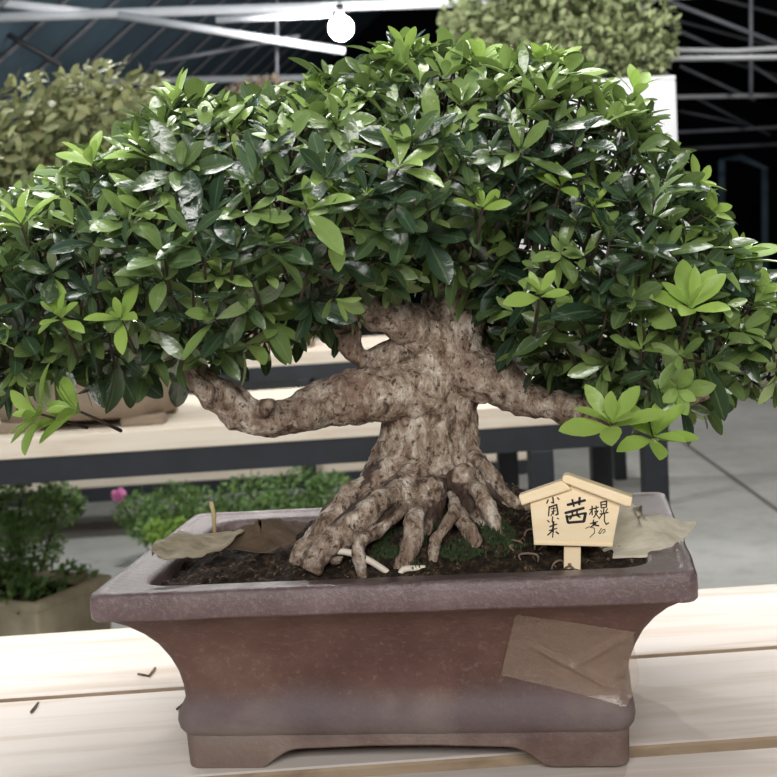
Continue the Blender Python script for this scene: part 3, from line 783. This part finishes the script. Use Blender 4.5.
o = sheet('dry_leaf', [(0.122,0.1413,0.172),(0.1534,0.096,0.172),(0.1843,0.068,0.172),(0.2096,0.0568,0.172),(0.2309,0.0722,0.172),(0.2571,0.0945,0.172)], .048, 'dry_pale', .08, 7.2, lift=.35)
tag(o, 'pale papery dead leaf behind the wooden name tag', 'leaf', 'dead leaves in the bonsai pot')
b = MB(); b.tube(UP([(-0.04,0.06,0.1713),(-0.026,0.055,0.17),(-0.0124,0.051,0.1645),(-0.0005,0.047,0.1568),(0.0068,0.045,0.1512)]), [.0026,.0028,.0027,.0026,.002], 10, sub=5)
tag(b.build('twig', M['pale_root']), 'long whitish bare twig lying in front of the left roots', 'twig')
b = MB(); b.tube(UP([(0.0106,0.042,0.1518),(0.0148,0.044,0.1565),(0.0233,0.043,0.1569),(0.0318,0.042,0.1574)]), [.002,.0026,.0027,.002], 10, sub=5)
tag(b.build('twig', M['pale_root']), 'short bent whitish twig near the front middle of the rim', 'twig')
b = MB(); b.tube([(-0.1532,0.255,0.1843),(-0.1514,0.255,0.1719),(-0.1522,0.255,0.1483)], [.0018,.0021,.0021], 8)
tag(b.build('twig', m_plain('straw', srgb(196,176,128), .7)), 'thin straw-coloured stick standing up behind the grey dead leaf', 'twig')
for px, lab in (([(-0.2468,0.3281,0.002),(-0.2346,0.3194,0.002),(-0.2322,0.3437,0.002)], 'small brown twig on the near bench left of the pot, nearest the board gap above'),
                ([(-0.194,0.2183,0.002),(-0.1901,0.2307,0.002)], 'tiny dark crumb of twig on the bench close to the left side of the pot'),
                ([(-0.3312,0.2376,0.002),(-0.3304,0.2615,0.002)], 'small brown twig on the bench at the far left below the board gap')):
    b = MB(); b.tube([V(p) for p in px], .0013, 6); tag(b.build('twig', M['litter']), lab, 'twig', 'bits of twig on the near bench')

# ------------------------------------------------------------------ the wooden name tag
tp = R(.1365, .050, .1565)
tagw = thing('name_tag', tp, 'small roofed wooden name tag with black brush writing stuck in the pot', 'plant tag', -.12)
tagw.rotation_euler = (0, math.radians(2.0), math.radians(-14))
S = 1/1335.0
def tl(x, y, d=0.0):     # face coordinates measured from the foot of the stake
    u = (x-572.5)*S*1.0; v = -(y-573)*S*1.012 + u*.07
    return V((u, d, v))
def prism(poly, y0, y1):
    b = MB(); n = len(poly); vs = [tl(x, y, y0) for x, y in poly]+[tl(x, y, y1) for x, y in poly]
    b.add(vs, [tuple(range(n)), tuple(range(2*n-1, n-1, -1))]+[(i, i+n, (i+1)%n+n, (i+1)%n) for i in range(n)]); return b
prism([(564,540),(581,541),(580,592),(563,592)][::-1], -.001, .003).build('stake', M['tag_wood'], tagw, False, True, bevel=.0006)
prism([(530.5,500),(577,484),(621,505),(612.8,548),(534,542)][::-1], -.0045, -.001).build('board', M['tag_wood'], tagw, False, True, bevel=.0006)
prism([(534,540.5),(613.5,546.3),(612.8,549),(534,543.5)][::-1], -.0058, -.001).build('ledge', M['tag_wood'], tagw, False, True, bevel=.0005)
prism([(519.5,491.5),(564,478.5),(573,488.5),(522.5,502)][::-1], -.009, .002).build('roof_slat', M['tag_wood'], tagw, False, True, bevel=.0012)
prism([(563.5,480),(564,473.5),(569,473),(633,499),(631.5,508),(627,508)][::-1], -.0105, .002).build('roof_slat', M['tag_wood'], tagw, False, True, bevel=.0012)
def strokes(lst):
    b = MB()
    for w, *pp in lst:
        P = [tl(x/8.633+540, y/8.633+480, -.0047) for x, y in pp]; w = w/8.633*S*.68
        for i in range(len(P)-1):
            a, c = P[i], P[i+1]; d = (c-a).normalized(); s = V((-d.z, 0, d.x))*w
            a = a-d*w*.6; c = c+d*w*.6
            b.add([a-s*.7, a+d*w*.6-s*1.05, c-d*w*.6-s, c-s*.5, c+s*.6, c-d*w*.6+s*.95, a+d*w*.6+s, a+s*.8], [(0,1,2,3,4,5,6,7)])
    return b
kanji = [(17,(245,213),(325,196),(396,180)),(13,(286,170),(300,228)),(15,(350,155),(346,215)),
         (17,(225,283),(385,247)),(17,(236,308),(247,366)),(14,(240,320),(320,303),(398,292)),(19,(400,292),(385,362)),(17,(248,368),(385,364)),
         (12,(286,270),(286,305),(264,338)),(12,(326,262),(326,308),(352,326))]
left = [(10,(118,140),(124,190),(106,184)),(9,(78,160),(65,190)),(9,(158,145),(172,162)),
        (9,(86,220),(80,302)),(11,(88,226),(150,205),(162,288),(142,296)),(7,(104,240),(142,235)),(7,(108,264),(142,258)),(8,(126,228),(122,290)),(7,(100,302),(120,266)),
        (8,(70,340),(86,356)),(8,(116,310),(110,355),(126,354)),(8,(154,324),(168,332)),
        (9,(88,396),(150,376)),(13,(122,360),(115,440)),(8,(84,430),(150,414)),(9,(110,434),(70,470)),(8,(120,432),(112,492)),(10,(142,444),(165,462))]
right = [(9,(531,203),(534,255)),(9,(531,205),(580,197),(578,250)),(8,(536,228),(575,224)),(8,(534,254),(577,249)),
         (8,(556,262),(553,300)),(7,(530,275),(539,292)),(7,(587,264),(572,290)),(9,(524,307),(592,296)),(7,(546,305),(514,348)),(8,(562,300),(560,368),(575,400),(597,386)),
         (5,(536,430),(510,468),(520,480),(546,446),(562,440),(566,460),(546,476)),
         (9,(456,235),(456,312)),(8,(434,266),(479,252)),(7,(455,270),(431,306)),(8,(491,235),(490,280)),(8,(474,259),(511,246)),(8,(478,283),(506,278),(468,336)),(7,(480,292),(516,342)),
         (8,(440,386),(502,370)),(8,(468,355),(462,386)),(9,(462,392),(488,384),(440,420)),(10,(464,396),(512,408)),
         (5,(398,426),(432,412)),(5,(440,414),(474,428),(476,468),(434,506))]
for q in (kanji, left, right): strokes(q).build('lettering', M['ink'], tagw, False, True)

# ------------------------------------------------------------------ plants in the background
def bush(mb, blobs, n, L, m_young=.15, wl=.5, fill=.35, up=.5):
    wts = [r[0]*r[2] for c, r in blobs]
    for k in range(n):
        c, r = random.choices(blobs, wts)[0]; c = V(c)
        d = rv().normalized()
        q = 1.0 if random.random() > fill else random.uniform(.6,.95)
        q *= 1 + .12*noise.noise(d*3+c*3)
        p = c + V((d.x*r[0], d.y*r[1], d.z*r[2]))*q
        nd = (d + V((0,0,up)) + rv(.5)).normalized()
        dirn = (nd.orthogonal().normalized()*1.0 + d*.4 + rv(.6))
        small_leaf(mb, p, dirn, nd, L*random.uniform(.7,1.25), L*wl*random.uniform(.8,1.2), (random.random(), m_young*random.random()*2 if random.random() < .5 else 0))
def twiggy(b, foot, blobs, r0):
    for c, r in blobs:
        c = V(c); f = V(foot); b.tube([f, f.lerp(c,.45)+V((0,0,.02)), c], [r0, r0*.75, r0*.4], 9, .002, 40, 4)

# brown oval pot and its azalea on the second bench
pc = V([(-0.7044,2.554,0)][0]); pc = V((pc.x, RY0+.22, 0))
t = thing('bonsai_pot', pc, 'wide low brown clay pot with short feet on the second bench, at the left', 'bonsai pot', .02, 'clay bonsai pots')
b = MB(); rows2 = [(.86,.025),(.88,.026),(.93,.06),(.97,.10),(.985,.125),(1.0,.128),(1.0,.15),(.93,.15),(.92,.12)]
n = 48; vs = []
for s, z in rows2:
    for k in range(n):
        a = 2*PI*k/n; e = .55
        vs.append(pc+V((math.copysign(abs(math.cos(a))**e, math.cos(a))*.25*s, math.copysign(abs(math.sin(a))**e, math.sin(a))*.17*s, z)))
b.add(vs, [(i*n+k, i*n+(k+1)%n, (i+1)*n+(k+1)%n, (i+1)*n+k) for i in range(len(rows2)-1) for k in range(n)]+[tuple(range(n-1,-1,-1))])
b.build('body', M['brown_clay'], t)
for sx in (-1, 1):
    for sy in (-1, 1):
        x0 = pc.x+sx*.155; y0 = pc.y+sy*.115
        b = MB(); b.box((x0-.055,y0-.025,0), (x0+.055,y0+.025,.028)); b.build('foot', M['brown_clay'], t, False, bevel=.006)
b = MB(); b.sphere(pc+V((0,0,.118)), 1, 24, 8, (.22,.145,.02)); b.build('soil', M['soil'], t)
BL = [(c, r) for c, r in zip([(-0.7843,2.5,0.7121),(-0.6091,2.55,0.7577),(-0.8382,2.45,0.547),(-0.5916,2.5,0.5467),(-0.9959,2.5,0.6475),(-0.6957,2.7,0.695),(-0.4937,2.6,0.6502),(-0.762,2.5,0.3751)], [(.17,.22,.18),(.19,.22,.16),(.18,.2,.14),(.17,.2,.14),(.17,.2,.18),(.2,.2,.2),(.11,.16,.17),(.2,.18,.13)])]
t = thing('azalea_shrub', pc+V((0,0,.118)), 'blurred olive-leaved azalea behind the left side of the bonsai crown', 'shrub')
b = MB(); bush(b, BL, 5200, .042, .35); b.build('foliage', M['far_leaf'], t)['kind'] = 'stuff'
b = MB(); b.tube([pc+V((0,0,.10)), pc+V((.02,0,.3)), pc+V((-.02,.02,.5))], [.05,.035,.025], 14, .004, 30, 6); twiggy(b, pc+V((.01,0,.3)), BL, .02); b.build('trunk', M['bark_plain'], t)

# clipped round bush on the white pedestal
pe = V([(1.0797,4.5,0.4262)][0]); pz = [(1.1055,4.5,1.0402)][0][2]
hw = [(1.3965,4.46,0.8572)][0][0]-[(1.0905,4.46,0.8745)][0][0]
t = thing('pedestal', (pe.x,4.65,.0), 'white square pedestal on the farthest bench behind the right of the bonsai crown', 'pedestal')
b = MB(); b.box((pe.x-hw,4.46,0), (pe.x+hw,4.46+2*hw,pz-.02)); b.build('column', M['white_box'], t, False, bevel=.006)
b = MB(); b.box((pe.x-hw,4.46,pz-.02), (pe.x+hw,4.46+2*hw,pz)); b.build('top_slab', M['white_box'], t, False, bevel=.004)
tcx = [(1.0424,4.7,1.2367)][0]
t = thing('round_shrub', (tcx[0],4.46+hw,pz), 'dense clipped round shrub standing on the white pedestal', 'shrub')
TB = [(c, r) for c, r in zip([(0.9606,4.7,1.3244),(0.7008,4.7,1.2553),(1.236,4.7,1.247),(0.972,4.7,1.572),(1.0747,4.66,1.1664),(0.8198,4.66,1.1804),(0.5753,4.7,1.3037),(1.34,4.7,1.1577)], [(.30,.3,.26),(.2,.26,.18),(.2,.26,.2),(.28,.28,.22),(.22,.24,.14),(.2,.22,.11),(.12,.2,.14),(.10,.16,.09)])]
b = MB(); bush(b, TB, 6500, .044, .25, .5, .25); b.build('foliage', M['topiary_leaf'], t)['kind'] = 'stuff'
b = MB(); b.tube([(tcx[0],4.46+hw,pz), (tcx[0],4.7,pz+.2)], [.05,.03], 12, .003, 30, 5); twiggy(b, (tcx[0],4.46+hw,pz+.06), TB, .02); b.build('trunk', M['bark_plain'], t)

# brownish bush on the farthest bench
q = V([(-0.3376,4.8,0.967)][0])
t = thing('brown_shrub', (q.x,4.8,0), 'brownish bush showing just above the crown below the hanging bulb', 'shrub')
b = MB(); bush(b, [(q,(.20,.2,.19)),(q+V((.1,0,-.05)),(.16,.18,.13))], 1500, .04, .1); b.build('foliage', M['brown_leaf'], t)['kind'] = 'stuff'
b = MB(); b.tube([(q.x,4.8,.11),(q.x+.02,4.8,q.z*.6),q], [.04,.03,.015], 12, .003, 30, 5); b.build('trunk', M['bark_plain'], t)
b = MB(); b.box((q.x-.17,4.67,0),(q.x+.17,4.93,.12)); b.build('pot', M['brown_clay'], t, False, bevel=.02)

# low planter and greenery on the floor to the left
pl = [(-0.9159,2.56,-0.5),(-0.7572,2.8478,-0.5),(-0.9667,3.2456,-0.5),(-1.2663,2.8541,-0.5)]
A, Bc = V(pl[0]), V(pl[1]); dv = (Bc-A); dv.z = 0; side_v = V((-dv.y, dv.x, 0)).normalized()*.55
cent = (A+Bc)/2 + side_v*.5
t = thing('planter', (cent.x, cent.y, FZ), 'weathered stone trough planter on the floor at the lower left', 'planter')
def prismz(cs, z0, z1):
    b = MB(); n = len(cs); b.add([V((c.x,c.y,z0)) for c in cs]+[V((c.x,c.y,z1)) for c in cs], [tuple(range(n-1,-1,-1)), tuple(range(n,2*n))]+[(i,(i+1)%n,(i+1)%n+n,i+n) for i in range(n)]); return b
cs = [A, Bc, Bc+side_v, A+side_v]; ctr = sum(cs, V((0,0,0)))/4
ins = lambda k: [ctr+(c-ctr)*k for c in cs]
b = MB(); n = 4; vs = []
for k, z in ((.93,FZ),(.99,-.53),(1.0,-.525),(1.0,-.5),(.88,-.5),(.87,-.56)):
    vs += [V((c.x,c.y,z)) for c in ins(k)]
b.add(vs, [(i*4+k, i*4+(k+1)%4, i*4+4+(k+1)%4, i*4+4+k) for i in range(5) for k in range(4)]+[(3,2,1,0)])
b.build('trough', M['planter'], t, False, bevel=.012)
prismz(ins(.9), -.60, -.535).build('soil', M['soil'], t, False)
b = MB(); PB = [(ctr+(c-ctr)*.6+V((0,0,-.5-c.z+.0)), (.07,.07,.05)) for c in cs]
PB = [(V((c.x,c.y,-.51)), r) for c, r in PB]
bush(b, PB, 420, .03, .2)
lp = b.build('seedling_plants', M['low_leaf']); tag(lp, 'low straggling seedlings growing in the stone trough planter', 'plant', kind='stuff')
def floor_shrub(name, label, blobs, n, L, m, foot, wl=.4, cat='shrub'):
    t = thing(name, foot, label, cat)
    b = MB(); bush(b, blobs, n, L, .3, wl, .4); b.build('foliage', M[m], t)['kind'] = 'stuff'
    b = MB()
    for c, r in blobs: b.tube([foot, V(foot).lerp(V(c),.5), c], [.009,.007,.004], 7)
    b.build('stem', M['twig'], t)
FB = list(zip([(-1.0488,3,-0.288),(-0.9412,3.05,-0.3206),(-1.136,2.95,-0.3951),(-1.016,3,-0.4302),(-1.0765,2.9,-0.5404),(-1.1992,3,-0.2781)], [(.12,.12,.08),(.07,.08,.06),(.11,.1,.09),(.08,.09,.08),(.06,.07,.08),(.1,.1,.1)]))
floor_shrub('fine_leaved_plant', 'fine-leaved green plant rising at the left above the stone trough', FB, 5200, .020, 'low_leaf', (FB[3][0][0]-.08, 3.0, FZ))
FB = list(zip([(-0.86,4,-0.534),(-0.7238,4,-0.504),(-0.8101,3.9,-0.5745),(-0.6362,4.05,-0.5392)], [(.09,.1,.06),(.09,.1,.06),(.08,.1,.06),(.08,.1,.06)]))
floor_shrub('flowering_shrub', 'dark green floor shrub with one pink flower under the second bench', FB, 1500, .026, 'low_leaf', (FB[1][0][0], 4.05, FZ))
FB = list(zip([(-0.4449,4.1,-0.522),(-0.2484,4.1,-0.5151),(-0.1121,4.1,-0.5321),(-0.3461,4,-0.5878),(-0.5234,4.05,-0.5863)], [(.12,.12,.07),(.12,.12,.08),(.08,.1,.07),(.14,.12,.07),(.08,.1,.06)]))
floor_shrub('leafy_shrub', 'mid-green leafy floor shrub behind the back left corner of the pot', FB, 2600, .026, 'low_leaf', (FB[1][0][0], 4.1, FZ))
FB = list(zip([(-0.7688,3.75,-0.5637),(-0.6847,3.75,-0.5582),(-0.7278,3.7,-0.5924)], [(.035,.05,.03),(.035,.05,.03),(.04,.05,.025)]))
floor_shrub('lime_plant', 'small lime-green plant low between the floor shrubs, left of the pot corner', FB, 420, .024, 'lime_leaf', (FB[0][0][0], 3.75, FZ), cat='plant')
fc = V([(-0.9164,3.9,-0.4527)][0])
t = thing('pink_flower', fc, 'single round bright pink flower under the second bench', 'flower')
b = MB()
for k in range(46):
    d = rv().normalized(); d.y = -abs(d.y)*.8
    small_leaf(b, fc+d*.006, d+rv(.2), (d+rv(.6)).normalized(), .024, .026, (0,0))
b.c = [None]*len(b.v); b.build('petals', M['petal'], t)
b = MB(); b.tube([fc, (fc.x+.02,4.0,fc.z-.12), (fc.x+.09,4.05,FZ)], .003, 6); b.build('stem', M['twig'], t)
# ------------------------------------------------------------------ lights: unseen sources out of frame, most of them added as fill
def lamp(name, loc, power, r=.06, col=(1,.97,.94)):
    d = bpy.data.lights.new(name, 'POINT'); d.energy = power; d.shadow_soft_size = r; d.color = col
    o = link(bpy.data.objects.new(name, d)); o.location = loc; return o
def area_fill(name, loc, power, sx, sy, rot=(0,0,0)):
    d = bpy.data.lights.new(name, 'AREA'); d.shape = 'RECTANGLE'; d.size = sx; d.size_y = sy; d.energy = power; d.color = (1,.98,.96)
    o = link(bpy.data.objects.new(name, d)); o.location = loc; o.rotation_euler = rot; return o
lamp('unseen_lamp', (-1.35,.85,2.35), 88)
lamp('unseen_lamp', (-1.9,1.7,1.5), 44)  # added to brighten the floor between the benches at the left
area_fill('area_fill', (-.2,.4,2.1), 66, 2.8, .45)  # added overhead soft light that gives the leaves their sheen
area_fill('area_fill', (-.2,-2.3,1.35), 62, 2.4, .6, (math.radians(66),0,0))  # added front fill from behind the camera for pot and trunk
lamp('unseen_lamp', (-.7,3.1,1.7), 90)  # added to light the rear benches on the left
lamp('unseen_lamp', (1.6,3.3,2.0), 110)  # added to light the rear benches and floor on the right
lamp('unseen_lamp', (3.2,7.5,2.6), 130)
w = bpy.data.worlds.new('world'); bpy.context.scene.world = w; w.use_nodes = True
w.node_tree.nodes['Background'].inputs[0].default_value = (.02,.022,.03,1)

vs_ = bpy.context.scene.view_settings
vs_.view_transform = 'Standard'; vs_.look = 'None'; vs_.exposure = .15; vs_.gamma = 1; vs_.use_curve_mapping = False
